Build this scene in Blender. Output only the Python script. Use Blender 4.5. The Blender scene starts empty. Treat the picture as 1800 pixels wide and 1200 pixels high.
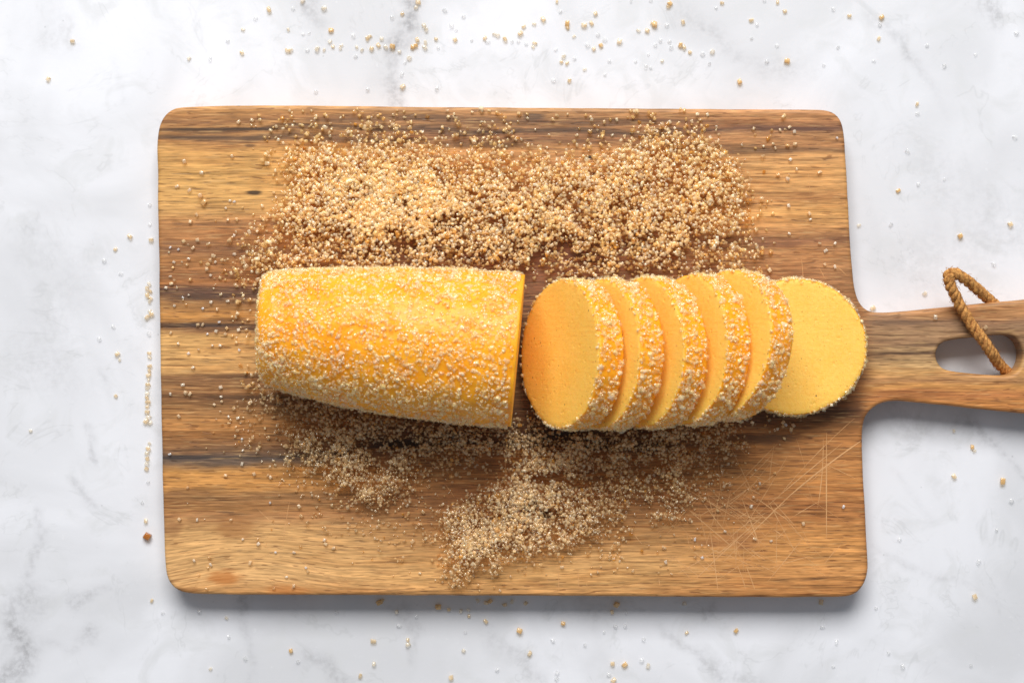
import bpy, bmesh, math, random
import numpy as np
from mathutils import Vector, Matrix, noise as mn, geometry as mg

# ------------------------------------------------------------------ units
# Work is laid out in "units" of 0.2 mm; u-coordinates run right and down over the board's top plane.
S = 0.0002
D = 3250.0          # camera height over the board's top, in units
T = 60.0            # board thickness, in units
def W(x, y, z=0.0):
    """point seen at (x, y), z units above the board's top -> world metres"""
    k = (D - z) / D
    return Vector(((x - 900) * k * S, (600 - y) * k * S, (z + T) * S))
def G(x, y, z=0.0):
    """plain grid coordinates (no unprojection)"""
    return Vector(((x - 900) * S, (600 - y) * S, (z + T) * S))
def lin(c):
    return tuple((v / 255 / 12.92 if v / 255 <= .04045 else ((v / 255 + .055) / 1.055) ** 2.4) for v in c)

scene = bpy.context.scene
C = scene.collection
# ------------------------------------------------------------------ camera
cam_d = bpy.data.cameras.new('camera')
cam = bpy.data.objects.new('camera', cam_d); C.objects.link(cam)
cam.location = (0, 0, (T + D) * S)
cam_d.sensor_width = 36; cam_d.lens = 36 * D / 1800
cam_d.clip_start = 0.01; cam_d.clip_end = 50
cam_d.dof.use_dof = True; cam_d.dof.focus_distance = (D - 60) * S; cam_d.dof.aperture_fstop = 14
scene.camera = cam
# ------------------------------------------------------------------ world + window light
world = bpy.data.worlds.new('World'); scene.world = world; world.use_nodes = True
bg = world.node_tree.nodes['Background']
bg.inputs[0].default_value = (0.86, 0.92, 1.0, 1); bg.inputs[1].default_value = 0.26
el = math.radians(48)
ld = bpy.data.lights.new('window_light', 'AREA'); ld.shape = 'RECTANGLE'; ld.size = 1.3; ld.size_y = 0.95
ld.energy = 58; ld.color = (1.0, 0.98, 0.955)
lo = bpy.data.objects.new('window_light', ld); C.objects.link(lo)
lv = Vector((-0.05, math.cos(el), math.sin(el))).normalized()
lo.location = lv * 2.0
lo.rotation_euler = lv.to_track_quat('Z', 'Y').to_euler()
scene.view_settings.view_transform = 'Standard'; scene.view_settings.look = 'None'
scene.view_settings.exposure = 0.0; scene.view_settings.gamma = 1.0
scene.render.engine = 'CYCLES'
cy = scene.cycles
cy.max_bounces = 10; cy.transmission_bounces = 8; cy.diffuse_bounces = 6; cy.glossy_bounces = 3; cy.transparent_max_bounces = 20
cy.sample_clamp_indirect = 6; cy.blur_glossy = 0.5
cy.use_denoising = True

rnd = random.Random(7)
rng = np.random.default_rng(7)

# ------------------------------------------------------------------ node helpers
class NT:
    def __init__(s, name):
        s.m = bpy.data.materials.new(name); s.m.use_nodes = True
        s.t = s.m.node_tree; s.t.nodes.clear()
        s.out = s.t.nodes.new('ShaderNodeOutputMaterial')
    def put(s, sock, v):
        if v is None: return
        if isinstance(v, bpy.types.NodeSocket): s.t.links.new(v, sock)
        else:
            if hasattr(sock.default_value, '__len__') and not hasattr(v, '__len__'): v = [v] * len(sock.default_value)
            if hasattr(v, '__len__') and len(v) == 3 and len(sock.default_value) == 4: v = (*v, 1)
            sock.default_value = v
    def n(s, typ, ins=None, **kw):
        nd = s.t.nodes.new(typ)
        for k, v in kw.items(): setattr(nd, k, v)
        for k, v in (ins or {}).items(): s.put(nd.inputs[k], v)
        return nd
    def math(s, op, a, b=None, c=None, clamp=False):
        nd = s.n('ShaderNodeMath', operation=op, use_clamp=clamp); s.put(nd.inputs[0], a)
        if b is not None: s.put(nd.inputs[1], b)
        if c is not None: s.put(nd.inputs[2], c)
        return nd.outputs[0]
    def comb(s, x, y, z=0.0):
        return s.n('ShaderNodeCombineXYZ', {0: x, 1: y, 2: z}).outputs[0]
    def noise(s, vec, scale=1.0, detail=2.0, rough=0.5, dist=0.0):
        return s.n('ShaderNodeTexNoise', {'Vector': vec, 'Scale': scale, 'Detail': detail, 'Roughness': rough, 'Distortion': dist}).outputs[0]
    def mr(s, v, a, b, c=0.0, d=1.0, smooth=True):
        nd = s.n('ShaderNodeMapRange', {0: v, 1: a, 2: b, 3: c, 4: d}, interpolation_type='SMOOTHSTEP' if smooth else 'LINEAR')
        return nd.outputs[0]
    def mix(s, f, a, b, mode='MIX'):
        nd = s.n('ShaderNodeMix', data_type='RGBA', blend_type=mode)
        s.put(nd.inputs[0], f); s.put(nd.inputs[6], a); s.put(nd.inputs[7], b)
        return nd.outputs[2]
    def mul(s, col, f):
        """multiply a colour by a scalar socket"""
        nd = s.n('ShaderNodeVectorMath', operation='SCALE'); s.put(nd.inputs[0], col); s.put(nd.inputs['Scale'], f)
        return nd.outputs[0]
    def ramp(s, f, stops):
        nd = s.n('ShaderNodeValToRGB', {0: f}); r = nd.color_ramp; r.interpolation = 'B_SPLINE' if False else 'LINEAR'
        stops = sorted(stops)
        while len(r.elements) > 1: r.elements.remove(r.elements[-1])
        r.elements[0].position = stops[0][0]; r.elements[0].color = (*stops[0][1], 1)
        for p, c in stops[1:]:
            e = r.elements.new(p); e.color = (*c, 1)
        return nd.outputs[0]
    def xy(s, off=(0, 0, 0)):
        """unit coordinates (x right, y down) from object coordinates; off = world origin of the object"""
        tc = s.n('ShaderNodeTexCoord').outputs['Object']
        mp = s.n('ShaderNodeMapping', {'Vector': tc, 'Location': (900 + off[0] / S, 600 - off[1] / S, off[2] / S), 'Scale': (1 / S, -1 / S, 1 / S)})
        sp = s.n('ShaderNodeSeparateXYZ', {0: mp.outputs[0]})
        return sp.outputs[0], sp.outputs[1], sp.outputs[2]
    def bsdf(s, **k):
        b = s.n('ShaderNodeBsdfPrincipled', {kk.replace('_', ' '): v for kk, v in k.items()})
        s.t.links.new(b.outputs[0], s.out.inputs[0]); return b

# ------------------------------------------------------------------ marble
def marble_mat():
    t = NT('white_marble'); x, y, z = t.xy()
    v = t.comb(x, y)
    n1 = t.noise(v, 0.0026, 4, 0.55, 0.6)
    n2 = t.noise(v, 0.011, 5, 0.6, 1.2)
    n3 = t.noise(v, 0.09, 4, 0.6)
    a = t.n('ShaderNodeAttribute', attribute_name='vein').outputs['Fac']
    col = t.mix(t.mr(n1, 0.36, 0.66), (0.745, 0.755, 0.795), (0.61, 0.618, 0.645))
    col = t.mix(t.math('MULTIPLY', t.mr(n2, 0.48, 0.70), 0.55), col, (0.60, 0.61, 0.625))
    # faint wandering hair veins
    w = t.noise(v, 0.004, 5, 0.62, 0.8)
    hair = t.mr(t.math('ABSOLUTE', t.math('SUBTRACT', w, 0.5)), 0.0, 0.012, 1.0, 0.0)
    col = t.mix(t.math('MULTIPLY', hair, t.mr(n2, 0.42, 0.62, 0, .22)), col, (0.42, 0.43, 0.44))
    vm = t.math('MULTIPLY', a, t.mr(n2, 0.30, 0.62, 0.35, 1.0))
    vm = t.math('MULTIPLY', vm, t.mr(n3, 0.36, 0.64, 0.5, 1.35))
    col = t.mix(vm, col, (0.36, 0.36, 0.375))
    # tiny grey pits and pale crystalline flecks
    sp = t.n('ShaderNodeTexVoronoi', {'Vector': v, 'Scale': 0.03, 'Randomness': 1.0}); 
    pit = t.math('MULTIPLY', t.mr(sp.outputs['Distance'], 0.02, 0.075, 1, 0), t.math('GREATER_THAN', t.n('ShaderNodeSeparateColor', {0: sp.outputs['Color']}).outputs[0], 0.86))
    col = t.mix(t.math('MULTIPLY', pit, 0.45), col, (0.35, 0.35, 0.36))
    col = t.mix(t.mr(n3, 0.62, 0.78, 0, .35), col, (0.80, 0.81, 0.84))
    b = t.bsdf(Base_Color=col, Roughness=t.mr(n2, .3, .7, .42, .55), IOR=1.5)
    b.inputs['Subsurface Weight'].default_value = 0.0
    bm_ = t.n('ShaderNodeBump', {'Strength': 0.12, 'Distance': 0.0002, 'Height': n3})
    t.put(b.inputs['Normal'], bm_.outputs[0])
    return t.m

def build_marble():
    xs = np.arange(-1200, 3001, 8.0); ys = np.arange(-1200, 2401, 8.0)
    X, Y = np.meshgrid(xs, ys)
    # vein polylines: x, y, half width, strength
    veins = [
        [(760, -60, 14, .5), (735, 0, 14, .55), (712, 45, 13, .6), (700, 75, 13, .55), (686, 110, 10, .42), (676, 140, 15, .55), (683, 170, 12, .45), (690, 230, 9, .3)],
        [(520, -30, 12, .3), (530, 5, 16, .4), (560, 30, 14, .2)],
        [(1190, 20, 26, .14), (1245, 60, 26, .2), (1290, 100, 18, .24), (1330, 130, 22, .18), (1420, 120, 30, .14)],
        [(1235, 55, 5, .35), (1262, 78, 4, .4), (1290, 96, 3, .35), (1315, 120, 3, .3)],
        [(1540, 30, 10, .12), (1580, 70, 9, .26), (1612, 120, 4, .32), (1640, 160, 3, .3), (1668, 205, 3, .18)],
        [(1728, -10, 26, .36), (1742, 20, 24, .4), (1752, 45, 12, .3)],
        [(1560, 735, 20, .25), (1600, 760, 26, .2), (1700, 745, 18, .26), (1755, 790, 8, .34), (1790, 845, 4, .3)],
        [(1600, 250, 60, .08), (1760, 400, 55, .16), (1800, 380, 50, .18), (1700, 440, 60, .12), (1620, 470, 50, .12)],
        [(1570, 820, 3, .2), (1620, 880, 3, .2), (1650, 920, 2, .1)],
        [(1540, 960, 5, .14), (1600, 1000, 6, .16), (1680, 1020, 6, .12), (1760, 1060, 4, .1)],
        [(60, 1050, 26, .22), (30, 1110, 22, .45), (48, 1140, 16, .5), (10, 1190, 22, .4)],
        [(125, 1060, 12, .32), (150, 1035, 8, .28), (180, 1020, 5, .2)],
        [(148, 1122, 15, .38), (120, 1150, 5, .2), (60, 1120, 4, .2)],
        [(65, 890, 6, .25), (80, 945, 6, .3), (50, 1020, 7, .25), (70, 1080, 6, .22)],
        [(155, 745, 3, .36), (168, 775, 3, .4), (172, 815, 5, .42)],
        [(128, 845, 3, .35), (148, 868, 4, .36), (165, 890, 4, .42)],
        [(170, 640, 3, .2), (185, 660, 4, .26), (196, 690, 3, .25)],
        [(420, 1040, 8, .4), (424, 1100, 8, .32), (440, 1160, 6, .2), (430, 1210, 6, .2)],
        [(540, 1160, 16, .25), (580, 1180, 14, .3), (600, 1210, 12, .25)],
        [(690, 1060, 12, .22), (725, 1100, 6, .24), (722, 1160, 5, .2)],
        [(1040, 1060, 22, .3), (1110, 1040, 10, .1)],
        [(1240, 1090, 8, .3), (1262, 1062, 5, .4)],
        [(1160, 1100, 6, .2), (1210, 1130, 8, .25), (1260, 1180, 10, .25), (1330, 1210, 8, .2)],
        [(860, 1110, 10, .16), (900, 1150, 12, .2), (940, 1200, 8, .18)],
        [(105, 20, 30, .12), (100, 80, 26, .2), (108, 95, 20, .1)],
        [(200, 100, 2, .2), (218, 180, 2, .25)],
        [(60, 430, 40, .12), (140, 470, 50, .1), (60, 640, 50, .12), (150, 660, 40, .14)],
        [(-300, 500, 40, .3), (-400, 900, 50, .4), (-200, 1400, 40, .3)],
        [(2100, -200, 30, .3), (2300, 500, 40, .35), (2100, 1300, 30, .3)],
    ]
    # wobble
    wx = 10 * np.sin(X * .021 + Y * .013) + 6 * np.sin(X * .05 - Y * .043 + 2) + 3 * np.sin(X * .11 + Y * .09)
    wy = 10 * np.sin(Y * .019 - X * .016 + 1) + 6 * np.sin(Y * .047 + X * .039) + 3 * np.sin(Y * .1 - X * .12)
    M = np.zeros_like(X)
    for pl in veins:
        for (x0, y0, w0, s0), (x1, y1, w1, s1) in zip(pl, pl[1:]):
            dx, dy = x1 - x0, y1 - y0; L2 = dx * dx + dy * dy
            amp = min(1.0, max(w0, w1) / 14 + .15)
            Xw, Yw = X + wx * amp, Y + wy * amp
            t_ = np.clip(((Xw - x0) * dx + (Yw - y0) * dy) / L2, 0, 1)
            d = np.hypot(Xw - x0 - t_ * dx, Yw - y0 - t_ * dy)
            w = np.maximum(w0 + (w1 - w0) * t_, 6.0); st = (s0 + (s1 - s0) * t_) * np.minimum(1, (w0 + (w1 - w0) * t_) / 5.0)
            M = np.maximum(M, st * np.exp(-(d / w) ** 2 * 0.9) * 1.4)
    ny, nx = X.shape
    co = np.empty((ny * nx, 3), np.float32)
    k = (D + T) / D
    co[:, 0] = ((X - 900) * k * S).ravel(); co[:, 1] = ((600 - Y) * k * S).ravel(); co[:, 2] = 0
    i = np.arange(ny * nx).reshape(ny, nx)
    f = np.stack([i[:-1, :-1], i[1:, :-1], i[1:, 1:], i[:-1, 1:]], -1).reshape(-1, 4)
    me = bpy.data.meshes.new('marble_surface')
    me.vertices.add(len(co)); me.vertices.foreach_set('co', co.ravel())
    me.loops.add(f.size); me.loops.foreach_set('vertex_index', f.ravel().astype(np.int32))
    me.polygons.add(len(f)); me.polygons.foreach_set('loop_start', np.arange(0, f.size, 4, dtype=np.int32))
    me.update(calc_edges=True)
    at = me.attributes.new('vein', 'FLOAT', 'POINT'); at.data.foreach_set('value', M.ravel().astype(np.float32))
    me.materials.append(marble_mat())
    o = bpy.data.objects.new('marble_worktop', me); C.objects.link(o)
    o['kind'] = 'structure'; o['label'] = 'white marble worktop with soft grey veins under the board'
    return o
build_marble()

# ------------------------------------------------------------------ wood
PROF_L = [(184, (196, 142, 82)), (200, (172, 121, 70)), (212, (138, 94, 58)), (219, (186, 133, 78)), (226, (92, 66, 46)), (233, (172, 122, 72)), (241, (112, 84, 60)),
          (249, (170, 119, 68)), (262, (194, 143, 80)), (300, (196, 147, 82)), (345, (206, 156, 90)), (372, (192, 143, 84)), (392, (176, 122, 72)), (428, (160, 108, 64)),
          (438, (140, 96, 62)), (456, (168, 114, 64)), (490, (140, 92, 54)), (500, (166, 108, 58)), (514, (104, 72, 54)), (523, (98, 68, 52)), (540, (158, 112, 66)),
          (558, (192, 134, 68)), (570, (84, 60, 46)), (580, (140, 98, 60)), (592, (204, 156, 94)), (650, (196, 148, 90)), (662, (134, 94, 60)), (682, (156, 110, 66)),
          (697, (118, 80, 48)), (725, (156, 110, 64)), (750, (178, 122, 66)), (770, (150, 100, 54))]
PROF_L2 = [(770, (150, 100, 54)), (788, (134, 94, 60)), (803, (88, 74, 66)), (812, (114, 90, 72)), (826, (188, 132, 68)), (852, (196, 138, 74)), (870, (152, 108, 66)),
           (896, (164, 114, 66)), (906, (168, 118, 74)), (932, (202, 154, 98)), (980, (206, 158, 102)), (1012, (212, 164, 108)), (1046, (196, 142, 86))]
PROF_M = [(186, (186, 138, 88)), (200, (168, 120, 76)), (210, (112, 82, 60)), (218, (158, 112, 72)), (228, (100, 74, 56)), (240, (150, 104, 68)), (250, (128, 88, 58)),
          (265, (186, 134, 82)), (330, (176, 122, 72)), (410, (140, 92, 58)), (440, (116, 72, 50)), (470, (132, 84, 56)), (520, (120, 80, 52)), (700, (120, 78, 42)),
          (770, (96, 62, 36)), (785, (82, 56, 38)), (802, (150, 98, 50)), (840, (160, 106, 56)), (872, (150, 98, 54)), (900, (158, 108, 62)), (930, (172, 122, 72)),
          (985, (206, 156, 98)), (1020, (198, 148, 90)), (1046, (186, 134, 80))]
PROF_R = [(188, (186, 132, 84)), (205, (176, 122, 76)), (218, (150, 102, 66)), (226, (104, 72, 58)), (236, (172, 122, 78)), (252, (168, 118, 74)), (264, (132, 94, 62)),
          (274, (190, 138, 84)), (300, (204, 150, 90)), (330, (190, 138, 82)), (344, (168, 116, 68)), (372, (208, 154, 90)), (402, (192, 138, 82)), (428, (136, 92, 62)),
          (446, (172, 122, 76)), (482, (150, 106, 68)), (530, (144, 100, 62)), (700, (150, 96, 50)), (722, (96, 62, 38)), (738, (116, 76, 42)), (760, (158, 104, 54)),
          (800, (178, 120, 66)), (850, (182, 122, 64)), (880, (168, 110, 60)), (912, (172, 114, 62)), (950, (196, 136, 74)), (1000, (192, 134, 76)), (1046, (170, 114, 62))]
PROF_H = [(520, (184, 132, 84)), (556, (174, 124, 80)), (566, (138, 104, 78)), (585, (158, 122, 88)), (600, (142, 108, 78)), (613, (164, 130, 92)), (620, (112, 82, 58)),
          (626, (168, 132, 92)), (640, (186, 148, 100)), (655, (196, 146, 88)), (672, (168, 120, 76)), (684, (198, 140, 76)), (698, (170, 108, 60)), (712, (190, 128, 68)), (740, (150, 96, 52))]

def wood_mat(name, off):
    t = NT(name); x, y, z = t.xy(off)
    # grain swings upwards at the lower left corner
    sw = t.math('MULTIPLY', t.mr(y, 880, 1000), t.mr(x, 620, 300))
    yg = t.math('ADD', y, t.math('MULTIPLY', sw, t.math('MULTIPLY', t.math('SUBTRACT', x, 300), 0.20)))
    n1 = t.noise(t.comb(t.math('MULTIPLY', x, .0021), t.math('MULTIPLY', y, .011)), 1, 3, .5)
    n2 = t.noise(t.comb(t.math('MULTIPLY', x, .009), t.math('MULTIPLY', yg, .05), 3), 1, 3, .55)
    n2b = t.noise(t.comb(t.math('MULTIPLY', x, .03), t.math('MULTIPLY', yg, .12), 5), 1, 2, .5)
    yw = t.math('ADD', y, t.math('MULTIPLY', t.math('SUBTRACT', n1, .5), 46))
    yw = t.math('ADD', yw, t.math('MULTIPLY', t.math('SUBTRACT', n2, .5), 22))
    yw = t.math('ADD', yw, t.math('MULTIPLY', t.math('SUBTRACT', n2b, .5), 7))
    def prof(P):
        f = t.mr(yw, 180, 1060, 0, 1, False)
        return t.ramp(f, [((p - 180) / 880, lin(c)) for p, c in P])
    l1, l2, m, r, h = (prof(P) for P in (PROF_L, PROF_L2, PROF_M, PROF_R, PROF_H))
    lft = t.mix(t.math('GREATER_THAN', yw, 770), l1, l2)
    xn = t.math('ADD', x, t.math('MULTIPLY', t.math('SUBTRACT', n2, .5), 260))
    col = t.mix(t.mr(xn, 470, 800), lft, m)
    col = t.mix(t.mr(xn, 1080, 1340), col, r)
    col = t.mix(t.mr(x, 1506, 1540), col, h)
    # patchy hue
    hue = t.noise(t.comb(t.math('MULTIPLY', x, .006), t.math('MULTIPLY', y, .03), 9), 1, 3, .6)
    col = t.mix(t.mr(hue, .50, .72, 0, .8), col, t.mix(1.0, col, (.78, .70, .60), 'MULTIPLY'))
    # streaks and fibres
    st = t.noise(t.comb(t.math('MULTIPLY', x, .0065), t.math('MULTIPLY', yg, .14), 1), 1, 3, .7)
    fi = t.noise(t.comb(t.math('MULTIPLY', x, .028), t.math('MULTIPLY', yg, .30), 2), 1, 2, .6)
    col = t.mul(col, t.mr(st, .3, .7, .62, 1.34, False))
    col = t.mul(col, t.mr(fi, .3, .7, .74, 1.22, False))
    # dark vessel lines: short dashes along the grain
    po = t.noise(t.comb(t.math('MULTIPLY', x, .034), t.math('MULTIPLY', yg, .30), 4), 1, 1.2, .5)
    pm = t.mr(po, .60, .66)
    pz = t.noise(t.comb(t.math('MULTIPLY', x, .005), t.math('MULTIPLY', y, .014), 6), 1, 2, .5)
    pm = t.math('MULTIPLY', pm, t.mr(pz, .35, .6, .35, 1.0))
    col = t.mix(t.math('MULTIPLY', pm, .72), col, t.mix(1.0, col, (.42, .34, .28), 'MULTIPLY'))
    ln = t.noise(t.comb(t.math('MULTIPLY', x, .011), t.math('MULTIPLY', yg, .30), 8), 1, 1.5, .5)
    lm = t.math('MULTIPLY', t.mr(ln, .56, .64), t.mr(pz, .62, .35, .25, 1.0))
    col = t.mix(t.math('MULTIPLY', lm, .72), col, t.mix(1.0, col, (.50, .40, .33), 'MULTIPLY'))
    lg = t.mr(t.noise(t.comb(t.math('MULTIPLY', x, .02), t.math('MULTIPLY', yg, .30), 14), 1, 2, .5), .56, .7)
    col = t.mix(t.math('MULTIPLY', lg, .28), col, lin((226, 182, 124)))
    # long black mineral streaks
    ms = t.noise(t.comb(t.math('MULTIPLY', x, .0032), t.math('MULTIPLY', yw, .085), 12), 1, 3, .6)
    col = t.mix(t.mr(ms, .66, .76, 0, .55), col, (.055, .034, .022))
    # knots and stains of their own shape
    wob = t.math('MULTIPLY', t.math('SUBTRACT', n2b, .5), 1.1)
    for cx, cy_, rx, ry, c, s in [(390, 227, 105, 3.2, (58, 42, 32), .85), (350, 241, 80, 3, (84, 62, 48), .75), (450, 243, 70, 4, (92, 68, 50), .7), (640, 246, 120, 6, (104, 76, 56), .6), (620, 212, 110, 5, (118, 86, 62), .6), (860, 255, 90, 7, (92, 66, 46), .7), (1010, 228, 80, 4, (88, 64, 48), .75), (760, 205, 60, 4, (104, 78, 58), .6), (1400, 227, 80, 4, (92, 62, 50), .75), (1180, 212, 90, 4, (112, 78, 56), .6), (1340, 266, 90, 4, (112, 80, 54), .6), (380, 394, 90, 3.5, (110, 74, 46), .6), (340, 427, 70, 4, (122, 84, 56), .6), (430, 660, 60, 5, (104, 72, 46), .6), (440, 698, 80, 4.5, (82, 56, 36), .75), (360, 790, 60, 3, (92, 66, 44), .6), (350, 862, 60, 8, (128, 88, 52), .5), (1360, 430, 60, 6, (116, 76, 54), .6), (1580, 567, 60, 5, (112, 86, 68), .6), (1640, 606, 60, 3, (110, 82, 60), .6), (1590, 621, 62, 2.2, (74, 52, 38), .85),
      (447, 339, 15, 4.5, (45, 30, 22), .9), (1034, 277, 9, 4, (35, 25, 20), .9), (937, 206, 22, 9, (88, 70, 58), .75), (438, 256, 12, 3, (80, 54, 36), .7),
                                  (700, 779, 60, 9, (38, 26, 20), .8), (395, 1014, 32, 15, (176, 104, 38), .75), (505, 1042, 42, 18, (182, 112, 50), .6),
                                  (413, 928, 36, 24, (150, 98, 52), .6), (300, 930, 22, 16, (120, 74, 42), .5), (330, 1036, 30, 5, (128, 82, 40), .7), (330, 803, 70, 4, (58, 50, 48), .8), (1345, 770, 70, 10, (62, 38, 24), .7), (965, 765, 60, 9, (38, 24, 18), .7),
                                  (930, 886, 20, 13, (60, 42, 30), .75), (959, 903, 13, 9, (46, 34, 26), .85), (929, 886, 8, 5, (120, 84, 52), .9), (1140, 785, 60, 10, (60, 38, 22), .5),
                                  (1290, 950, 70, 16, (150, 96, 58), .5), (345, 522, 60, 7, (72, 52, 44), .6), (350, 571, 55, 5, (58, 44, 40), .7)]:
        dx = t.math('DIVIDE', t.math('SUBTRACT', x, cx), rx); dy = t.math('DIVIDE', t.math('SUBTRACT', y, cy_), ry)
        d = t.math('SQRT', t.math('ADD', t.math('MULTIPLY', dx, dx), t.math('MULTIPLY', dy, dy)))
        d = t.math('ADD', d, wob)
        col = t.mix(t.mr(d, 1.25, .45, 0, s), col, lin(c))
    col = t.n('ShaderNodeGamma', {0: t.mix(1.0, col, (1.0, 1.02, 1.0), 'MULTIPLY'), 1: 1.03}).outputs[0]
    col = t.n('ShaderNodeHueSaturation', {'Saturation': .98, 'Value': 1.10, 'Color': col}).outputs[0]
    bp = t.math('ADD', t.math('MULTIPLY', fi, .6), t.math('MULTIPLY', pm, -.8))
    bump = t.n('ShaderNodeBump', {'Strength': .35, 'Distance': .00022, 'Height': bp})
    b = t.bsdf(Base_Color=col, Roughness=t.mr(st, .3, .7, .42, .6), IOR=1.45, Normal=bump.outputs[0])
    b.inputs['Specular IOR Level'].default_value = .38
    return t.m

OUT = [(320, 186), (500, 184), (800, 188), (1100, 190), (1420, 192), (1448, 192), (1468, 198), (1480, 212), (1485, 236), (1489, 300), (1494, 400), (1499, 480), (1504, 512), (1512, 534),
       (1526, 547), (1550, 550), (1600, 546), (1700, 536), (1800, 526), (1880, 519), (1925, 528), (1952, 565), (1960, 622), (1952, 680), (1925, 722), (1880, 734),
       (1800, 727), (1700, 717), (1600, 706), (1568, 704), (1544, 710), (1526, 724), (1517, 746), (1516, 780), (1519, 850), (1523, 930), (1527, 985), (1526, 1008), (1518, 1030), (1502, 1046),
       (1475, 1050), (1300, 1050), (900, 1047), (500, 1046), (345, 1045), (314, 1040), (296, 1024), (289, 996), (286, 900), (282, 700), (279, 500), (276, 300), (275, 250), (279, 216), (294, 195)]
HOLE = [(1672, 597), (1720, 592), (1768, 587), (1784, 592), (1796, 606), (1799, 624), (1795, 642), (1784, 656), (1764, 661), (1715, 657), (1668, 652), (1654, 645), (1646, 632), (1646, 615), (1656, 602)]
def chaikin(P, n=3):
    P = np.array(P, float)
    for _ in range(n):
        Q = np.roll(P, -1, 0)
        P = np.stack([.75 * P + .25 * Q, .25 * P + .75 * Q], 1).reshape(-1, 2)
    return P
def offset(P, d):
    """move a closed loop along its outward (left of travel in y-down for clockwise) normal by d"""
    t_ = np.roll(P, -1, 0) - np.roll(P, 1, 0); t_ /= np.linalg.norm(t_, axis=1)[:, None]
    n = np.stack([t_[:, 1], -t_[:, 0]], 1)
    return P + n * d
def resample(P, step):
    Q = np.vstack([P, P[:1]]); seg = np.linalg.norm(np.diff(Q, axis=0), axis=1); s = np.r_[0, np.cumsum(seg)]
    n = int(s[-1] / step); u = np.linspace(0, s[-1], n, endpoint=False)
    return np.stack([np.interp(u, s, Q[:, 0]), np.interp(u, s, Q[:, 1])], 1)
def thing(name, label, cat, loc=(0, 0, 0), group=None):
    o = bpy.data.objects.new(name, None); C.objects.link(o); o.location = loc
    o.empty_display_size = .01
    o['label'] = label; o['category'] = cat
    if group: o['group'] = group
    return o
def link(name, me, parent=None):
    o = bpy.data.objects.new(name, me); C.objects.link(o)
    if parent: o.parent = parent
    return o

board_loc = Vector((0, 0, 0))
board = thing('cutting_board', 'worn brown wooden cutting board with a handle on the right, lying on the marble', 'cutting board', board_loc)
def build_board():
    bm = bmesh.new()
    out = resample(chaikin(OUT, 3), 7); hole = resample(chaikin(HOLE, 3), 4)
    # slight hand-worn waviness of the edge
    for i, p in enumerate(out):
        w = mn.noise(Vector((p[0] * .02, p[1] * .02, 0))) * .8
        out[i] += w
    rings = [(-7, 0), (-4, -0.6), (-1.8, -2.2), (-.5, -4.6), (0, -8), (0, -T + 16), (-2.5, -T + 8), (-6, -T + 3), (-12, -T + 0.6)]
    def loops(P, sgn):
        L = []
        for d, z in rings:
            Q = offset(P, d * sgn)
            L.append([bm.verts.new(G(q[0], q[1], z)) for q in Q])
        for a, b in zip(L, L[1:]):
            n = len(a)
            for i in range(n):
                j = (i + 1) % n
                f = bm.faces.new((a[i], b[i], b[j], a[j])) ; f.smooth = True
        return L
    Lo = loops(out, 1); Lh = loops(hole, -1)
    def cap(a, b):
        ed = []
        for Lp in (a, b):
            for i in range(len(Lp)):
                e = bm.edges.get((Lp[i], Lp[(i + 1) % len(Lp)])) or bm.edges.new((Lp[i], Lp[(i + 1) % len(Lp)])); ed.append(e)
        bmesh.ops.triangle_fill(bm, use_beauty=True, edges=ed)
    cap(Lo[0], Lh[0]); cap(Lo[-1], Lh[-1])
    bmesh.ops.recalc_face_normals(bm, faces=bm.faces)
    me = bpy.data.meshes.new('board_body'); bm.to_mesh(me); bm.free()
    me.materials.append(wood_mat('acacia_wood', board_loc))
    link('board_body', me, board)
build_board()

SCR = [(1513, 775, 1380, 878, 2.2), (1380, 878, 1271, 988, 1.2), (1502, 735, 1366, 876, 1.0), (1480, 779, 1330, 905, 1.2), (1492, 790, 1345, 915, .9), (1453, 760, 1453, 946, 1.5), (1447, 770, 1437, 893, 1.3), (1361, 779, 1352, 850, .8),
       (1331, 876, 1392, 919, 1.2), (1209, 860, 1296, 911, 1.3), (1191, 878, 1284, 958, 1.4), (1247, 924, 1262, 1038, 1.2), (1340, 907, 1224, 1016, 1.5), (1318, 929, 1250, 985, 1), (1304, 876, 1336, 960, 1.4), (1222, 982, 1247, 1004, 1.2),
       (1296, 993, 1311, 1036, 1), (1311, 993, 1327, 1036, 1), (1320, 967, 1345, 984, 1), (1111, 933, 1129, 956, 1), (980, 993, 982, 1040, .8), (1016, 1000, 1018, 1034, .8), (1158, 1016, 1160, 1032, .8), (510, 876, 497, 955, .9),
       (453, 894, 484, 922, .7), (638, 934, 654, 953, .8), (527, 984, 575, 1012, .7), (783, 851, 799, 873, .7), (887, 790, 890, 872, .7), (1240, 850, 1262, 930, .8), (1268, 852, 1240, 960, .8), (1225, 865, 1285, 945, 1),
       (1215, 905, 1340, 905, .7), (1350, 870, 1404, 930, .8), (1376, 905, 1420, 955, .7), (1420, 800, 1515, 846, .7), (1400, 770, 1418, 830, .6), (1385, 800, 1300, 940, .8), (1270, 970, 1345, 1004, .8), (1360, 930, 1378, 942, 1.2),
       (1296, 911, 1352, 966, .9), (1408, 450, 1412, 500, .8), (1440, 470, 1452, 492, .7), (1464, 462, 1490, 486, .7), (1420, 300, 1424, 345, .5), (1180, 940, 1300, 950, .5), (1200, 1000, 1340, 1008, .5), (1253, 870, 1320, 1030, .6)]
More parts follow.
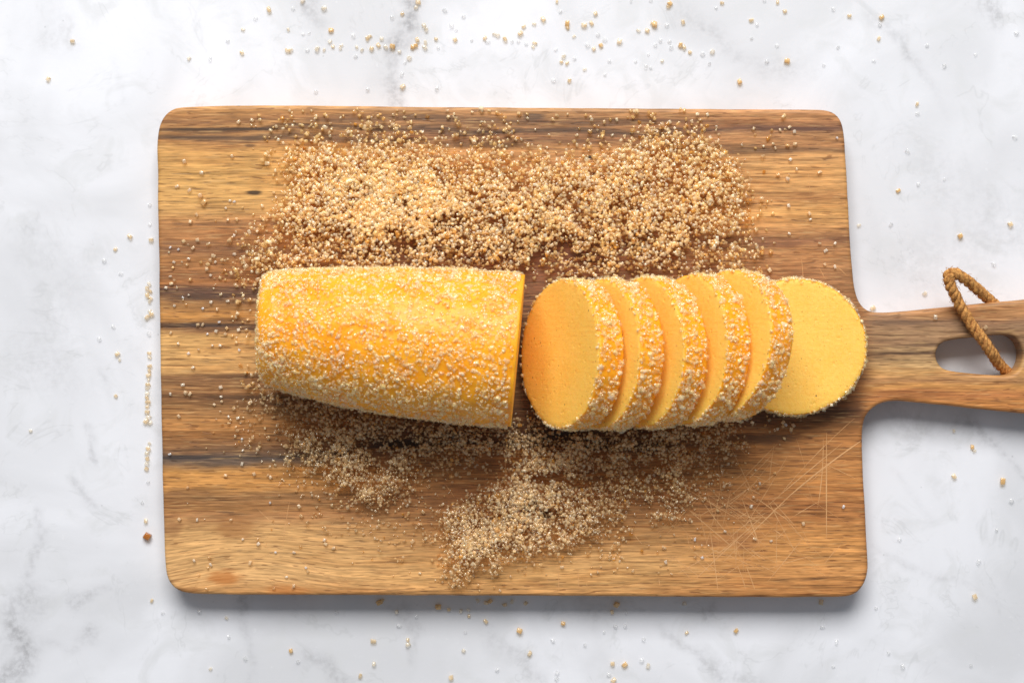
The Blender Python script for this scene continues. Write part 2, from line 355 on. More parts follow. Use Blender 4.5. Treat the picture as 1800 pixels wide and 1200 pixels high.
def build_scratches():
    bm = bmesh.new(); rr = random.Random(3)
    segs = list(SCR)
    for _ in range(95):
        cx = rr.gauss(1300, 75); cy_ = rr.gauss(915, 55); a = rr.choice([-.75, .7, 1.45, -.6, .5]) + rr.gauss(0, .16); L = rr.uniform(12, 60)
        dx, dy = math.cos(a) * L, math.sin(a) * L
        if 1150 < cx - dx and cx + dx < 1500 and 770 < cy_ - abs(dy) and cy_ + abs(dy) < 1035: segs.append((cx - dx, cy_ - dy, cx + dx, cy_ + dy, rr.uniform(.4, .95)))
    for _ in range(26):
        cx = rr.uniform(320, 1200); cy_ = rr.uniform(880, 1035); a = rr.uniform(-1.5, 1.5); L = rr.uniform(6, 26)
        segs.append((cx - math.cos(a) * L, cy_ - math.sin(a) * L, cx + math.cos(a) * L, cy_ + math.sin(a) * L, rr.uniform(.25, .45)))
    for x0, y0, x1, y1, w in segs:
        n = 10; L = math.hypot(x1 - x0, y1 - y0); nx, ny = -(y1 - y0) / L, (x1 - x0) / L
        cur = rr.gauss(0, .012) * L; w = w * 1.35; prev = None
        for i in range(n + 1):
            u = i / n; cx = x0 + (x1 - x0) * u + nx * cur * 4 * u * (1 - u); cy_ = y0 + (y1 - y0) * u + ny * cur * 4 * u * (1 - u)
            ww = w * (math.sin(math.pi * min(1, max(0, .04 + u * .92))) ** .5) * rr.uniform(.55, 1.1) * .5
            row = [bm.verts.new(G(cx - nx * ww, cy_ - ny * ww, .05)), bm.verts.new(G(cx, cy_, .28)), bm.verts.new(G(cx + nx * ww, cy_ + ny * ww, .05))]
            if prev:
                for k in (0, 1): bm.faces.new((prev[k], prev[k + 1], row[k + 1], row[k]))
            prev = row
    bmesh.ops.recalc_face_normals(bm, faces=bm.faces)
    me = bpy.data.meshes.new('knife_scratches'); bm.to_mesh(me); bm.free()
    t = NT('raw_scratched_wood'); x, y, z = t.xy(board_loc)
    n = t.noise(t.comb(x, y), .05, 3, .6)
    t.bsdf(Base_Color=t.mix(n, lin((188, 130, 76)), lin((228, 182, 128))), Roughness=.7)
    me.materials.append(t.m)
    o = link('knife_scratches', me, board); o['kind'] = 'stuff'
build_scratches()

# ------------------------------------------------------------------ rope
def rope_mat():
    t = NT('jute_cord'); tc = t.n('ShaderNodeTexCoord').outputs['Object']
    n = t.noise(tc, 900, 4, .65); n2 = t.noise(tc, 4000, 2, .6)
    col = t.mix(t.mr(n, .3, .7), lin((150, 94, 42)), lin((228, 168, 92)))
    col = t.mul(col, t.mr(n2, .3, .7, .8, 1.15, False))
    b = t.bsdf(Base_Color=col, Roughness=.85)
    t.put(b.inputs['Normal'], t.n('ShaderNodeBump', {'Strength': .7, 'Distance': .0003, 'Height': n2}).outputs[0])
    return t.m
def catmull(P, n):
    P = [Vector(p) for p in P]; out = []
    P = [P[0] * 2 - P[1]] + P + [P[-1] * 2 - P[-2]]
    for i in range(1, len(P) - 2):
        a, b, c, d = P[i - 1:i + 3]
        for k in range(n):
            u = k / n
            out.append(.5 * ((2 * b) + (-a + c) * u + (2 * a - 5 * b + 4 * c - d) * u * u + (-a + 3 * b - 3 * c + d) * u ** 3))
    out.append(P[-2]); return out
def tube(bm, pts, rad, seg=8):
    prev = None; up = Vector((0, 0, 1)); n = len(pts)
    for i, p in enumerate(pts):
        tg = (pts[min(i + 1, n - 1)] - pts[max(i - 1, 0)]).normalized()
        a = (up - tg * up.dot(tg)).normalized(); up = a; b = tg.cross(a)
        r = rad(i / (n - 1)) if callable(rad) else rad
        ring = [bm.verts.new(p + (a * math.cos(2 * math.pi * k / seg) + b * math.sin(2 * math.pi * k / seg)) * r) for k in range(seg)]
        if prev:
            for k in range(seg):
                f = bm.faces.new((prev[k], prev[(k + 1) % seg], ring[(k + 1) % seg], ring[k])); f.smooth = True
        else: bm.faces.new(ring[::-1])
        prev = ring
    bm.faces.new(prev)
def build_rope():
    P = [(1788, 668, -60), (1776, 659, -50), (1758, 642, -30), (1748, 628, -12), (1738, 612, 3), (1722, 590, 11), (1705, 566, 13), (1690, 541, 18), (1677, 516, 28), (1669, 496, 36),
         (1668, 484, 38), (1676, 480, 36), (1690, 486, 28), (1706, 498, 14), (1722, 512, 0), (1738, 526, -16), (1752, 540, -34), (1764, 556, -50)]
    pts = catmull([W(*p) for p in P], 14)
    th = thing('rope_loop', 'short tan jute rope loop threaded through the hole in the board handle', 'rope', W(1783, 662, -66))
    base = Vector(th.location); mat = rope_mat()
    n = len(pts); ln = [0]
    for a, b in zip(pts, pts[1:]): ln.append(ln[-1] + (b - a).length)
    fr = []; up = Vector((0, 0, 1))
    for i in range(n):
        tg = (pts[min(i + 1, n - 1)] - pts[max(i - 1, 0)]).normalized()
        a = (up - tg * up.dot(tg)).normalized(); up = a; fr.append((a, tg.cross(a)))
    fine = []
    for i in range(n - 1):
        for k in range(2):
            u = k / 2; fine.append((pts[i].lerp(pts[i + 1], u), fr[i][0].lerp(fr[i + 1][0], u).normalized(), fr[i][1].lerp(fr[i + 1][1], u).normalized(), ln[i] + (ln[i + 1] - ln[i]) * u))
    pitch = 38 * S; R = 4.6 * S; rs = 5.6 * S
    for s in range(3):
        bm = bmesh.new()
        sp = []
        for p, a, b, l in fine:
            an = 2 * math.pi * (l / pitch + s / 3) + .5 * math.sin(l / S * .045 + 1)
            sp.append(p + (a * math.cos(an) + b * math.sin(an)) * R - base)
        tube(bm, sp, lambda u: rs * (1 + .1 * math.sin(u * 150 + s)), 10)
        for v in bm.verts:
            v.co += v.co.normalized() * mn.noise(v.co * 1800 + Vector((s * 9, 0, 0))) * .00028
        me = bpy.data.meshes.new('strand'); bm.to_mesh(me); bm.free(); me.materials.append(mat)
        link('strand', me, th)
    # loose fibres
    bm = bmesh.new(); rr = random.Random(5)
    for _ in range(620):
        p, a, b, l = rr.choice(fine); an = rr.uniform(0, 6.283); o = (a * math.cos(an) + b * math.sin(an))
        tg = a.cross(b); st_ = p + o * (R + rs * .8) - base
        L = rr.uniform(3, 11) * S; d = (o * rr.uniform(.05, .5) + tg * rr.uniform(-1, 1) + a * rr.gauss(0, .4)).normalized()
        q = [st_, st_ + d * L * .5, st_ + d * L + o.cross(d) * L * rr.uniform(-.3, .3) - o * L * .15]
        tube(bm, q, .28 * S, 3)
    me = bpy.data.meshes.new('loose_fibres'); bm.to_mesh(me); bm.free(); me.materials.append(mat)
    link('loose_fibres', me, th)['kind'] = 'stuff'
build_rope()

# ------------------------------------------------------------------ sugar crystals
def sugar_mat():
    t = NT('raw_sugar_crystal')
    at = t.n('ShaderNodeAttribute', attribute_name='tint'); a = at.outputs['Color']; clr = at.outputs['Alpha']
    tc = t.n('ShaderNodeTexCoord').outputs['Object']
    n = t.noise(tc, 2200, 2, .6)
    bump = t.n('ShaderNodeBump', {'Strength': .12, 'Distance': .0003, 'Height': n}).outputs[0]
    gam = t.n('ShaderNodeGamma', {0: a, 1: .45}).outputs[0]
    tr = t.n('ShaderNodeBsdfTransparent', {0: gam}).outputs[0]
    rf = t.n('ShaderNodeBsdfRefraction', {0: gam, 'Roughness': .12, 'IOR': 1.4, 'Normal': bump}).outputs[0]
    di = t.n('ShaderNodeBsdfDiffuse', {0: a, 'Normal': bump}).outputs[0]
    tl = t.n('ShaderNodeBsdfTranslucent', {0: a, 'Normal': bump}).outputs[0]
    gl = t.n('ShaderNodeBsdfGlossy', {0: (1, 1, 1), 'Roughness': .09, 'Normal': bump}).outputs[0]
    def mx(f, p, q): return t.n('ShaderNodeMixShader', {0: f, 1: p, 2: q}).outputs[0]
    clear = mx(.12, tr, rf); body = mx(.10, di, tl)
    core = mx(t.math('ADD', clr, t.mr(n, .3, .7, -.14, .14), clamp=True), body, clear)
    fr = t.n('ShaderNodeFresnel', {'IOR': 1.55, 'Normal': bump}).outputs[0]
    bk = t.math('SUBTRACT', 1.0, t.n('ShaderNodeNewGeometry').outputs['Backfacing'])
    sh = mx(t.math('MULTIPLY', fr, .9, clamp=True), core, gl)
    sh = mx(bk, t.n('ShaderNodeBsdfTransparent', {0: (1, 1, 1)}).outputs[0], sh)
    t.t.links.new(sh, t.out.inputs[0])
    return t.m
SUGAR = sugar_mat()
def crystal_templates(n):
    out = []; rr = random.Random(11)
    for i in range(n):
        bm = bmesh.new(); bmesh.ops.create_cube(bm, size=1.0)
        el_ = rr.choice([1, 1.1, 1.25, 1.45, 1.7])
        tx, ty = rr.uniform(-.12, .12), rr.uniform(-.12, .12)
        for v in bm.verts:
            v.co.x *= el_ ** .6; v.co.y *= el_ ** -.3; v.co.z *= el_ ** -.3 * rr.uniform(.85, 1.1)
            v.co.x *= 1 + tx * v.co.z * 2; v.co.y *= 1 + ty * v.co.z * 2
            v.co += Vector((rr.gauss(0, .07), rr.gauss(0, .07), rr.gauss(0, .07)))
        bmesh.ops.bevel(bm, geom=bm.edges[:], offset=rr.uniform(.04, .09), segments=1, profile=.5, affect='EDGES', clamp_overlap=True)
        bmesh.ops.triangulate(bm, faces=bm.faces[:])
        bmesh.ops.recalc_face_normals(bm, faces=bm.faces)
        bm.verts.ensure_lookup_table()
        V = np.array([v.co[:] for v in bm.verts], np.float32)
        F = np.array([[v.index for v in f.verts] for f in bm.faces], np.int32)
        bm.free(); out.append((V, F))
    return out
TPL = crystal_templates(14)
def rand_rot(n, lay=0.0):
    """random rotation matrices; lay = share that lies flat on one face"""
    q = rng.normal(size=(n, 4)); q /= np.linalg.norm(q, axis=1)[:, None]
    flat = rng.random(n) < lay; a = rng.uniform(0, math.pi, n); tl = rng.normal(0, .07, (n, 2))
    qf = np.stack([np.cos(a), tl[:, 0], tl[:, 1], np.sin(a)], 1); qf /= np.linalg.norm(qf, axis=1)[:, None]
    q[flat] = qf[flat]
    w, x, y, z = q.T
    return np.stack([np.stack([1 - 2 * (y * y + z * z), 2 * (x * y - w * z), 2 * (x * z + w * y)], 1),
                     np.stack([2 * (x * y + w * z), 1 - 2 * (x * x + z * z), 2 * (y * z - w * x)], 1),
                     np.stack([2 * (x * z - w * y), 2 * (y * z + w * x), 1 - 2 * (x * x + y * y)], 1)], 1)
def tints(n, kind):
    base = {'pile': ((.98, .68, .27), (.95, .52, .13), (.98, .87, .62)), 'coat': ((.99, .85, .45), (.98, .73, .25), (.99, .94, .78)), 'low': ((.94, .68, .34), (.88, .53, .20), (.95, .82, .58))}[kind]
    base = np.array(base); w = rng.dirichlet((1.2, .55, .9), n)
    c = w @ base
    c *= rng.uniform(.9, 1.03, (n, 1))
    if kind != 'coat':
        m = rng.random(n) < .02; c[m] = np.array((.85, .42, .08)) * rng.uniform(.9, 1.1, (m.sum(), 1))
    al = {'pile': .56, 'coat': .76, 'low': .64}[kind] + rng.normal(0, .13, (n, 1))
    return np.concatenate([np.clip(c, 0, .985), np.clip(al, .1, .92)], 1)
def crystal_mesh(name, pos, size, rot, tint):
    """pos in metres (n,3), size in units"""
    n = len(pos); k = rng.integers(0, len(TPL), n)
    Vs, Fs, Ts = [], [], []; off = 0
    for j, (V, F) in enumerate(TPL):
        idx = np.nonzero(k == j)[0]
        if not len(idx): continue
        v = np.einsum('nij,vj->nvi', rot[idx], V) * (size[idx, None, None] * (S * .61)) + pos[idx, None, :]
        Vs.append(v.reshape(-1, 3)); m = len(V)
        Fs.append((F[None] + (np.arange(len(idx)) * m)[:, None, None] + off).reshape(-1, 3)); off += m * len(idx)
        Ts.append(np.repeat(tint[idx], m, 0))
    V = np.concatenate(Vs).astype(np.float32); F = np.concatenate(Fs).astype(np.int32); Tn = np.concatenate(Ts)
    me = bpy.data.meshes.new(name)
    me.vertices.add(len(V)); me.vertices.foreach_set('co', V.ravel())
    me.loops.add(F.size); me.loops.foreach_set('vertex_index', F.ravel())
    me.polygons.add(len(F)); me.polygons.foreach_set('loop_start', np.arange(0, F.size, 3, dtype=np.int32))
    me.update(calc_edges=True)
    at = me.attributes.new('tint', 'FLOAT_COLOR', 'POINT')
    at.data.foreach_set('color', Tn.astype(np.float32).ravel())
    me.materials.append(SUGAR)
    return me

# ------------------------------------------------------------------ dough
def dough_mat(name, cut):
    t = NT(name); tc = t.n('ShaderNodeTexCoord').outputs['Object']
    n = t.noise(tc, 90, 3, .6); n2 = t.noise(tc, 700, 3, .6); n3 = t.noise(tc, 2600, 2, .5)
    if cut:
        col = t.mix(t.mr(n, .3, .7), (.95, .57, .11), (.93, .535, .09))
        col = t.mix(t.mr(n2, .35, .7, 0, .5), col, (.97, .63, .15))
        cr = t.noise(tc, 1500, 4, .7)
        col = t.mix(t.mr(cr, .48, .70, 0, .35), col, (.86, .40, .045))
    else:
        col = t.mix(t.mr(n, .3, .7), (.95, .40, .014), (.91, .32, .008))
        col = t.mix(t.mr(n2, .4, .7, 0, .4), col, (.96, .50, .04))
    # vanilla and bran specks
    for sc, thr, r0, c, s in ((430, .66, .13, (.20, .08, .015), .75), (800, .50, .20, (.50, .20, .03), .6), (1300, .45, .26, (.62, .28, .04), .5), (230, .84, .10, (.10, .045, .015), .9)):
        vo = t.n('ShaderNodeTexVoronoi', {'Vector': tc, 'Scale': sc})
        on = t.math('GREATER_THAN', t.n('ShaderNodeSeparateColor', {0: vo.outputs['Color']}).outputs[0], thr)
        col = t.mix(t.math('MULTIPLY', t.math('MULTIPLY', t.mr(t.math('ADD', vo.outputs['Distance'], t.math('MULTIPLY', t.math('SUBTRACT', n3, .5), .12)), r0, r0 * .35), on), s if cut else s * .5), col, c)
    pit = t.n('ShaderNodeTexVoronoi', {'Vector': tc, 'Scale': 300})
    ph = t.mr(pit.outputs['Distance'], .05, .22, -.7 if cut else -.3, 0)
    if cut:
        sc_ = t.n('ShaderNodeMapping', {'Vector': tc, 'Scale': (60, 900, 60), 'Rotation': (0, 0, .35)}).outputs[0]
        ph = t.math('ADD', ph, t.math('MULTIPLY', t.noise(sc_, 1, 3, .6), .5))
    h = t.math('ADD', t.math('ADD', t.math('MULTIPLY', n2, .8), t.math('MULTIPLY', n3, .35)), ph)
    b = t.bsdf(Base_Color=col, Roughness=.5 if cut else .38, IOR=1.45)
    b.inputs['Specular IOR Level'].default_value = .35
    b.inputs['Subsurface Weight'].default_value = .35
    b.inputs['Subsurface Radius'].default_value = (1, .5, .15); b.inputs['Subsurface Scale'].default_value = .004
    t.put(b.inputs['Normal'], t.n('ShaderNodeBump', {'Strength': .6 if cut else .5, 'Distance': .00028, 'Height': h}).outputs[0])
    return t.m
CUT = dough_mat('cut_dough', True); SKIN = dough_mat('rolled_dough', False)

# the uncut log
ST = [(436, 574, 96), (500, 581, 106), (600, 591, 120), (700, 600, 129), (800, 607, 133.5), (910, 616.5, 134)]
def log_surface(s, ph, rscale=1.0, endin=0.0):
    """s 0..1 along the log, ph angle (0 = image top side, 90 = up). returns unit coords x, y(down), z"""
    mag = 1.038
    xs = [900 + (p[0] - 900) / mag for p in ST]; xc = 476 + (910 - 476) * s
    yc = np.interp(xc, xs, [600 + (p[1] - 600) / mag for p in ST]); r = np.interp(xc, xs, [p[2] / mag for p in ST])
    r = r * rscale
    lat = r * math.cos(ph); ver = r * math.sin(ph) * .975
    wob = 1 + .012 * mn.noise(Vector((s * 3, math.cos(ph) * 1.3, math.sin(ph) * 1.3)))
    lat *= wob; ver *= wob
    kk = .02 + .075 * s; lean = .018 * s
    full = np.interp(xc, xs, [p[2] / mag for p in ST])
    z = full * .975 + ver; z = max(z, .5) if z > -1e9 else z
    return xc + lat * kk - lean * ver - endin, yc - lat, z
def build_log():
    o0 = G(690, 600, 0)
    th = thing('cookie_dough_log', 'thick uncut log of yellow cookie dough rolled in sugar, left of the slices', 'dough log', o0)
    bm = bmesh.new(); NP = 120
    rows = []
    # rounded left end, body, crisp cut at the right
    prof = [(0, .02, -5), (0, .3, -4.0), (0, .6, -2.2), (0, .8, 0), (0, .87, 2), (.002, .925, 0), (.008, .958, 0), (.018, .98, 0), (.035, .993, 0)] + [(s, 1, 0) for s in np.linspace(.055, .992, 110)] + [(.997, .997, 0), (1, .992, 0)]
    for s, rs, ein in prof:
        row = []
        for k in range(NP):
            ph = 2 * math.pi * k / NP
            x, y, z = log_surface(s, ph, rs, ein if ein < 0 and False else -ein * 0)
            if s == 0: x += (0.87 - rs) * -3
            p = Vector((x, y, z)); d = mn.noise(Vector((x * .03, y * .03, z * .03))) * 3.2 + mn.noise(Vector((x * .1, y * .1, z * .1))) * .8
            f = (1 + d / 130) if 0 < s else 1
            yc = log_surface(s, math.pi / 2)[1]; zc = (log_surface(s, math.pi / 2)[2] + log_surface(s, -math.pi / 2)[2]) / 2
            row.append(bm.verts.new(G(x, yc + (y - yc) * f, max(.4, zc + (z - zc) * f)) - o0))
        rows.append(row)
    for a, b in zip(rows, rows[1:]):
        for i in range(NP):
            f = bm.faces.new((a[i], a[(i + 1) % NP], b[(i + 1) % NP], b[i])); f.smooth = True
    bm.faces.new(rows[0][::-1])
    # cut end: rings inwards
    last = rows[-1]; cen = sum((v.co for v in last), Vector()) / NP
    for q in (.94, .8, .6, .4, .2, .06):
        ring = []
        for i, v in enumerate(rows[-1]):
            p = cen.lerp(v.co, q); ring.append(bm.verts.new(p))
        for i in range(NP):
            f = bm.faces.new((last[i], last[(i + 1) % NP], ring[(i + 1) % NP], ring[i])); f.material_index = 1; f.smooth = q < .9
        last = ring
    bm.faces.new(last).material_index = 1
    bmesh.ops.recalc_face_normals(bm, faces=bm.faces)
    me = bpy.data.meshes.new('dough_body'); bm.to_mesh(me); bm.free(); me.materials.append(SKIN); me.materials.append(CUT)
    link('dough_body', me, th)
    # sugar coating
    n = 10500; pos = []; size = []
    while len(pos) < n:
        s = rnd.random(); ph = rnd.uniform(-.9, math.pi + .9)
        if rnd.random() > .62 + .55 * mn.noise(Vector((s * 9, ph * 2.2, 4))) + .25 * mn.noise(Vector((s * 30, ph * 8, 1))): continue
        if s > .985: continue
        sz = min(12, max(3.4, 6.6 * math.exp(rnd.gauss(0, .26))))
        x, y, z = log_surface(s, ph); rs_ = 1.0
        if s < .05: rs_ = .90 + .1 * math.sqrt(min(1, s / .05))
        x, y, z = log_surface(s, ph, rs_ * (1 + (sz * rnd.uniform(-.16, .20)) / 128))
        if z < 2: continue
        pos.append(G(x, y, z) - o0); size.append(sz)
    # the rounded far end
    for _ in range(500):
        ph = rnd.uniform(-.9, math.pi + .9); q = rnd.uniform(.55, .93)
        x, y, z = log_surface(0, ph, q); pos.append(G(x - 1.5, y, max(3, z)) - o0); size.append(rnd.uniform(4, 8))
    n = len(pos)
    me = crystal_mesh('sugar_coating', np.array(pos), np.array(size), rand_rot(n), tints(n, 'coat'))
    link('sugar_coating', me, th)['kind'] = 'stuff'
build_log()

def build_slice(xb, yc, tilt, yaw, r, th_, label, seed, flat=None):
    rr = random.Random(seed); t = math.radians(tilt)
    loc = G(xb, yc, th_ * math.cos(t) + .3)
    th = thing('cookie_dough_slice', label, 'dough slice', loc, 'slices cut from the cookie dough log')
    th.rotation_euler = (Matrix.Rotation(math.radians(yaw), 4, 'Z') @ Matrix.Rotation(-t, 4, 'Y')).to_euler()
    bm = bmesh.new(); NP = 168
    def rad(a): return r * (1 + .016 * math.sin(2 * a + seed) + .010 * math.sin(3 * a + seed * 2.1) + .008 * mn.noise(Vector((math.cos(a) * 9, math.sin(a) * 9, seed))) + .010 * mn.noise(Vector((math.cos(a) * 3, math.sin(a) * 3, seed))))
    prof = [(.03, 0), (.25, 0), (.5, 0), (.75, 0), (.93, 0), (.987, -.4), (.998, -1.6), (1.0, -5), (1.004, -th_ * .5), (1, -th_ + 4), (.99, -th_ + 1), (.97, -th_), (.5, -th_), (.03, -th_)]
    rows = []
    for q, z in prof:
        row = []
        for k in range(NP):
            a = 2 * math.pi * k / NP; R = rad(a) * q
            if .93 < q < 1.003: R += 1.1 * mn.noise(Vector((math.cos(a) * 26, math.sin(a) * 26, seed + z * .2))) + rr.gauss(0, .35); z_j = rr.gauss(0, .3)
            else: z_j = 0
            dz = z_j + .9 * mn.noise(Vector((math.cos(a) * R * .018, math.sin(a) * R * .018, seed * 3))) if q < .97 and z == 0 else z_j
            row.append(bm.verts.new(Vector((r + R * math.cos(a), R * math.sin(a), z + dz)) * S))
        rows.append(row)
    for j, (a, b) in enumerate(zip(rows, rows[1:])):
        for i in range(NP):
            f = bm.faces.new((a[i], b[i], b[(i + 1) % NP], a[(i + 1) % NP])); f.smooth = True
            f.material_index = 0 if 4 < j < 10 else 1
    bm.faces.new(rows[0]).material_index = 1; bm.faces.new(rows[-1][::-1]).material_index = 1
    bmesh.ops.recalc_face_normals(bm, faces=bm.faces)
    me = bpy.data.meshes.new('dough_body'); bm.to_mesh(me); bm.free(); me.materials.append(SKIN); me.materials.append(CUT)
    link('dough_body', me, th)
    pos, size = [], []
    n = int(2 * math.pi * r * th_ / 27)
    while len(pos) < n:
        a = rr.uniform(0, 2 * math.pi); z = rr.uniform(-th_ + 2, -1.5)
        if rr.random() > .68 + .6 * mn.noise(Vector((math.cos(a) * 4, math.sin(a) * 4, z * .05 + seed))): continue
        sz = min(13, max(3.6, 6.8 * math.exp(rr.gauss(0, .27))))
        R = rad(a) + sz * rr.uniform(-.12, .26)
        pos.append(Vector((r + R * math.cos(a), R * math.sin(a), z)) * S); size.append(sz)
    # crumbs of sugar dragged on to the face rim
    for _ in range(110):
        a = rr.uniform(0, 2 * math.pi); R = rad(a) * min(1.01, rr.uniform(.982, 1.005) - (rr.random() < .15) * rr.uniform(0, .05))
        pos.append(Vector((r + R * math.cos(a), R * math.sin(a), 1.0)) * S); size.append(rr.uniform(3.5, 7.5))
    n = len(pos)
    me = crystal_mesh('sugar_rim', np.array(pos), np.array(size), rand_rot(n), tints(n, 'coat'))
    link('sugar_rim', me, th)['kind'] = 'stuff'
for i, a in enumerate([(917, 618.5, 60.5, -2.5, 127, 48, 'leaning dough slice nearest the log, its whole round cut face showing'),
                       (985, 617.5, 60.5, -2, 126, 47, 'second leaning dough slice from the log, tucked behind the one with its whole face showing'),
                       (1057, 616, 60, -2.5, 125, 47, 'third leaning dough slice from the log, in the middle of the leaning row'),
                       (1128, 609, 59.5, -4, 124, 47, 'fourth leaning dough slice from the log, second from the flat slice'),
                       (1187, 595, 57, -7, 125, 47, 'last leaning dough slice, resting against the flat slice by the handle'),
                       (1274, 610, 1.5, 0, 118.5, 48, 'flat round dough slice lying face up beside the board handle')]):
    build_slice(*a[:6], a[6], i + 2)

# ------------------------------------------------------------------ loose sugar on the board
def poly_mask(P, X, Y):
    inside = np.zeros(X.shape, bool); n = len(P)
    for i in range(n):
        x0, y0 = P[i]; x1, y1 = P[(i + 1) % n]
        c = ((y0 > Y) != (y1 > Y)) & (X < (x1 - x0) * (Y - y0) / ((y1 - y0) or 1e-9) + x0)
        inside ^= c
    return inside.astype(float)
def blur(M, r, times=3):
    for _ in range(times):
        for ax in (0, 1):
            P = np.pad(M, [(r + 1, r) if a == ax else (0, 0) for a in (0, 1)], mode='edge'); c = np.cumsum(P, ax)
            n = M.shape[ax]; hi = np.take(c, np.arange(2 * r + 1, 2 * r + 1 + n), ax); lo_ = np.take(c, np.arange(0, n), ax)
            M = (hi - lo_) / (2 * r + 1)
    return M
CELL = 2.0
gx = np.arange(270, 1540, CELL); gy = np.arange(180, 1056, CELL)
GX, GY = np.meshgrid(gx, gy)
def fnoise(scale_x, scale_y, seed):
    """smooth value noise on the grid"""
    r = np.random.default_rng(seed)
    w = int((gx[-1] - gx[0]) / scale_x) + 4; h = int((gy[-1] - gy[0]) / scale_y) + 4
    A = r.random((h, w)); u = (GX - gx[0]) / scale_x; v = (GY - gy[0]) / scale_y
    i = u.astype(int); j = v.astype(int); fu = u - i; fv = v - j; fu = fu * fu * (3 - 2 * fu); fv = fv * fv * (3 - 2 * fv)
    return (A[j, i] * (1 - fu) + A[j, i + 1] * fu) * (1 - fv) + (A[j + 1, i] * (1 - fu) + A[j + 1, i + 1] * fu) * fv
def density(zones, seed, k=2.6, o=.42):
    M = np.zeros(GX.shape)
    for P, w, b in zones: M = M + w * blur(poly_mask(P, GX, GY), b)
    nz = .5 * fnoise(34, 30, seed) + .3 * fnoise(14, 14, seed + 1) + .2 * fnoise(7, 7, seed + 2)
    M = .85 * M + .22 * blur(M, 10)
    return np.clip(M * np.clip(k * nz - o, .03, 2.4), 0, None)
UP = [([(500, 300), (520, 262), (600, 258), (700, 262), (790, 262), (860, 272), (930, 288), (1010, 290), (1080, 268), (1140, 235), (1220, 240), (1280, 268), (1308, 330), (1296, 380), (1305, 425), (1290, 462), (1210, 478), (960, 480), (930, 475),
        (450, 478), (462, 432), (500, 412), (488, 372), (505, 340)], 1.0, 4),
      ([(540, 280), (800, 280), (900, 310), (1180, 270), (1260, 300), (1250, 400), (1100, 430), (900, 420), (760, 420), (600, 400), (520, 370)], .9, 12),
      ([(590, 310), (760, 300), (820, 350), (800, 400), (650, 400), (590, 370)], 1.3, 12),
      ([(505, 205), (560, 200), (580, 245), (520, 262)], .15, 4), ([(620, 192), (720, 192), (730, 255), (600, 262)], .19, 6), ([(775, 196), (905, 200), (900, 260), (780, 262)], .2, 6),
      ([(1030, 195), (1120, 195), (1110, 250), (1030, 250)], .13, 5), ([(1120, 200), (1230, 215), (1260, 250), (1130, 262)], .18, 6), ([(470, 195), (1250, 195), (1250, 275), (480, 275)], .04, 6),
      ([(1290, 240), (1410, 215), (1400, 290), (1300, 300)], .03, 6), ([(1290, 330), (1350, 330), (1350, 500), (1280, 490)], .13, 6), ([(1230, 440), (1330, 440), (1345, 480), (1300, 500), (1240, 475)], .35, 4),
      ([(430, 380), (500, 370), (480, 480), (420, 510)], .28, 6), ([(290, 430), (430, 420), (440, 520), (300, 550)], .035, 8), ([(380, 480), (450, 460), (445, 520), (385, 500)], .22, 4),
      ([(410, 520), (445, 520), (440, 600), (415, 600)], .16, 4), ([(420, 630), (452, 640), (470, 690), (430, 690)], .32, 3), ([(440, 190), (500, 190), (520, 280), (470, 300)], .04, 4)]
LOW = [([(450, 690), (520, 690), (600, 712), (740, 738), (900, 752), (905, 775), (885, 800), (820, 812), (760, 832), (705, 868), (650, 880), (600, 860), (560, 840), (520, 815), (500, 780), (520, 740)], .62, 5),
       ([(560, 740), (640, 745), (700, 800), (720, 850), (650, 872), (600, 840), (560, 790)], .65, 8),
       ([(900, 745), (1290, 740), (1298, 790), (1240, 840), (1180, 862), (1100, 858), (1060, 880), (1030, 900), (900, 880), (880, 850), (900, 812)], .72, 6),
       ([(920, 780), (1240, 770), (1260, 800), (1180, 830), (1000, 850), (930, 840)], .35, 8),
       ([(770, 905), (850, 868), (930, 850), (1010, 880), (1040, 905), (1036, 935), (1000, 955), (930, 965), (880, 985), (830, 1015), (800, 1030), (788, 1000), (782, 950)], 1.0, 4),
       ([(800, 905), (880, 885), (990, 925), (900, 950), (820, 985), (800, 950)], 1.1, 7),
       ([(700, 880), (780, 900), (780, 925), (700, 905)], .14, 5), ([(1040, 880), (1110, 870), (1090, 985), (1045, 975), (1040, 930)], .34, 4), ([(1110, 860), (1215, 850), (1195, 915), (1135, 915)], .42, 4),
       ([(560, 840), (700, 870), (700, 935), (600, 930), (540, 880)], .11, 8), ([(390, 700), (510, 690), (520, 800), (420, 790)], .09, 8), ([(470, 800), (560, 830), (540, 860), (460, 840)], .07, 6),
       ([(1190, 840), (1340, 800), (1340, 900), (1200, 900)], .035, 8), ([(1060, 940), (1250, 930), (1250, 1000), (1060, 1000)], .02, 8), ([(1290, 735), (1400, 735), (1380, 775), (1290, 800)], .07, 6),
       ([(300, 860), (700, 900), (700, 1030), (320, 1030)], .006, 6), ([(680, 930), (780, 900), (780, 990), (660, 980)], .04, 6), ([(860, 1000), (960, 960), (960, 1000), (860, 1020)], .05, 5)]
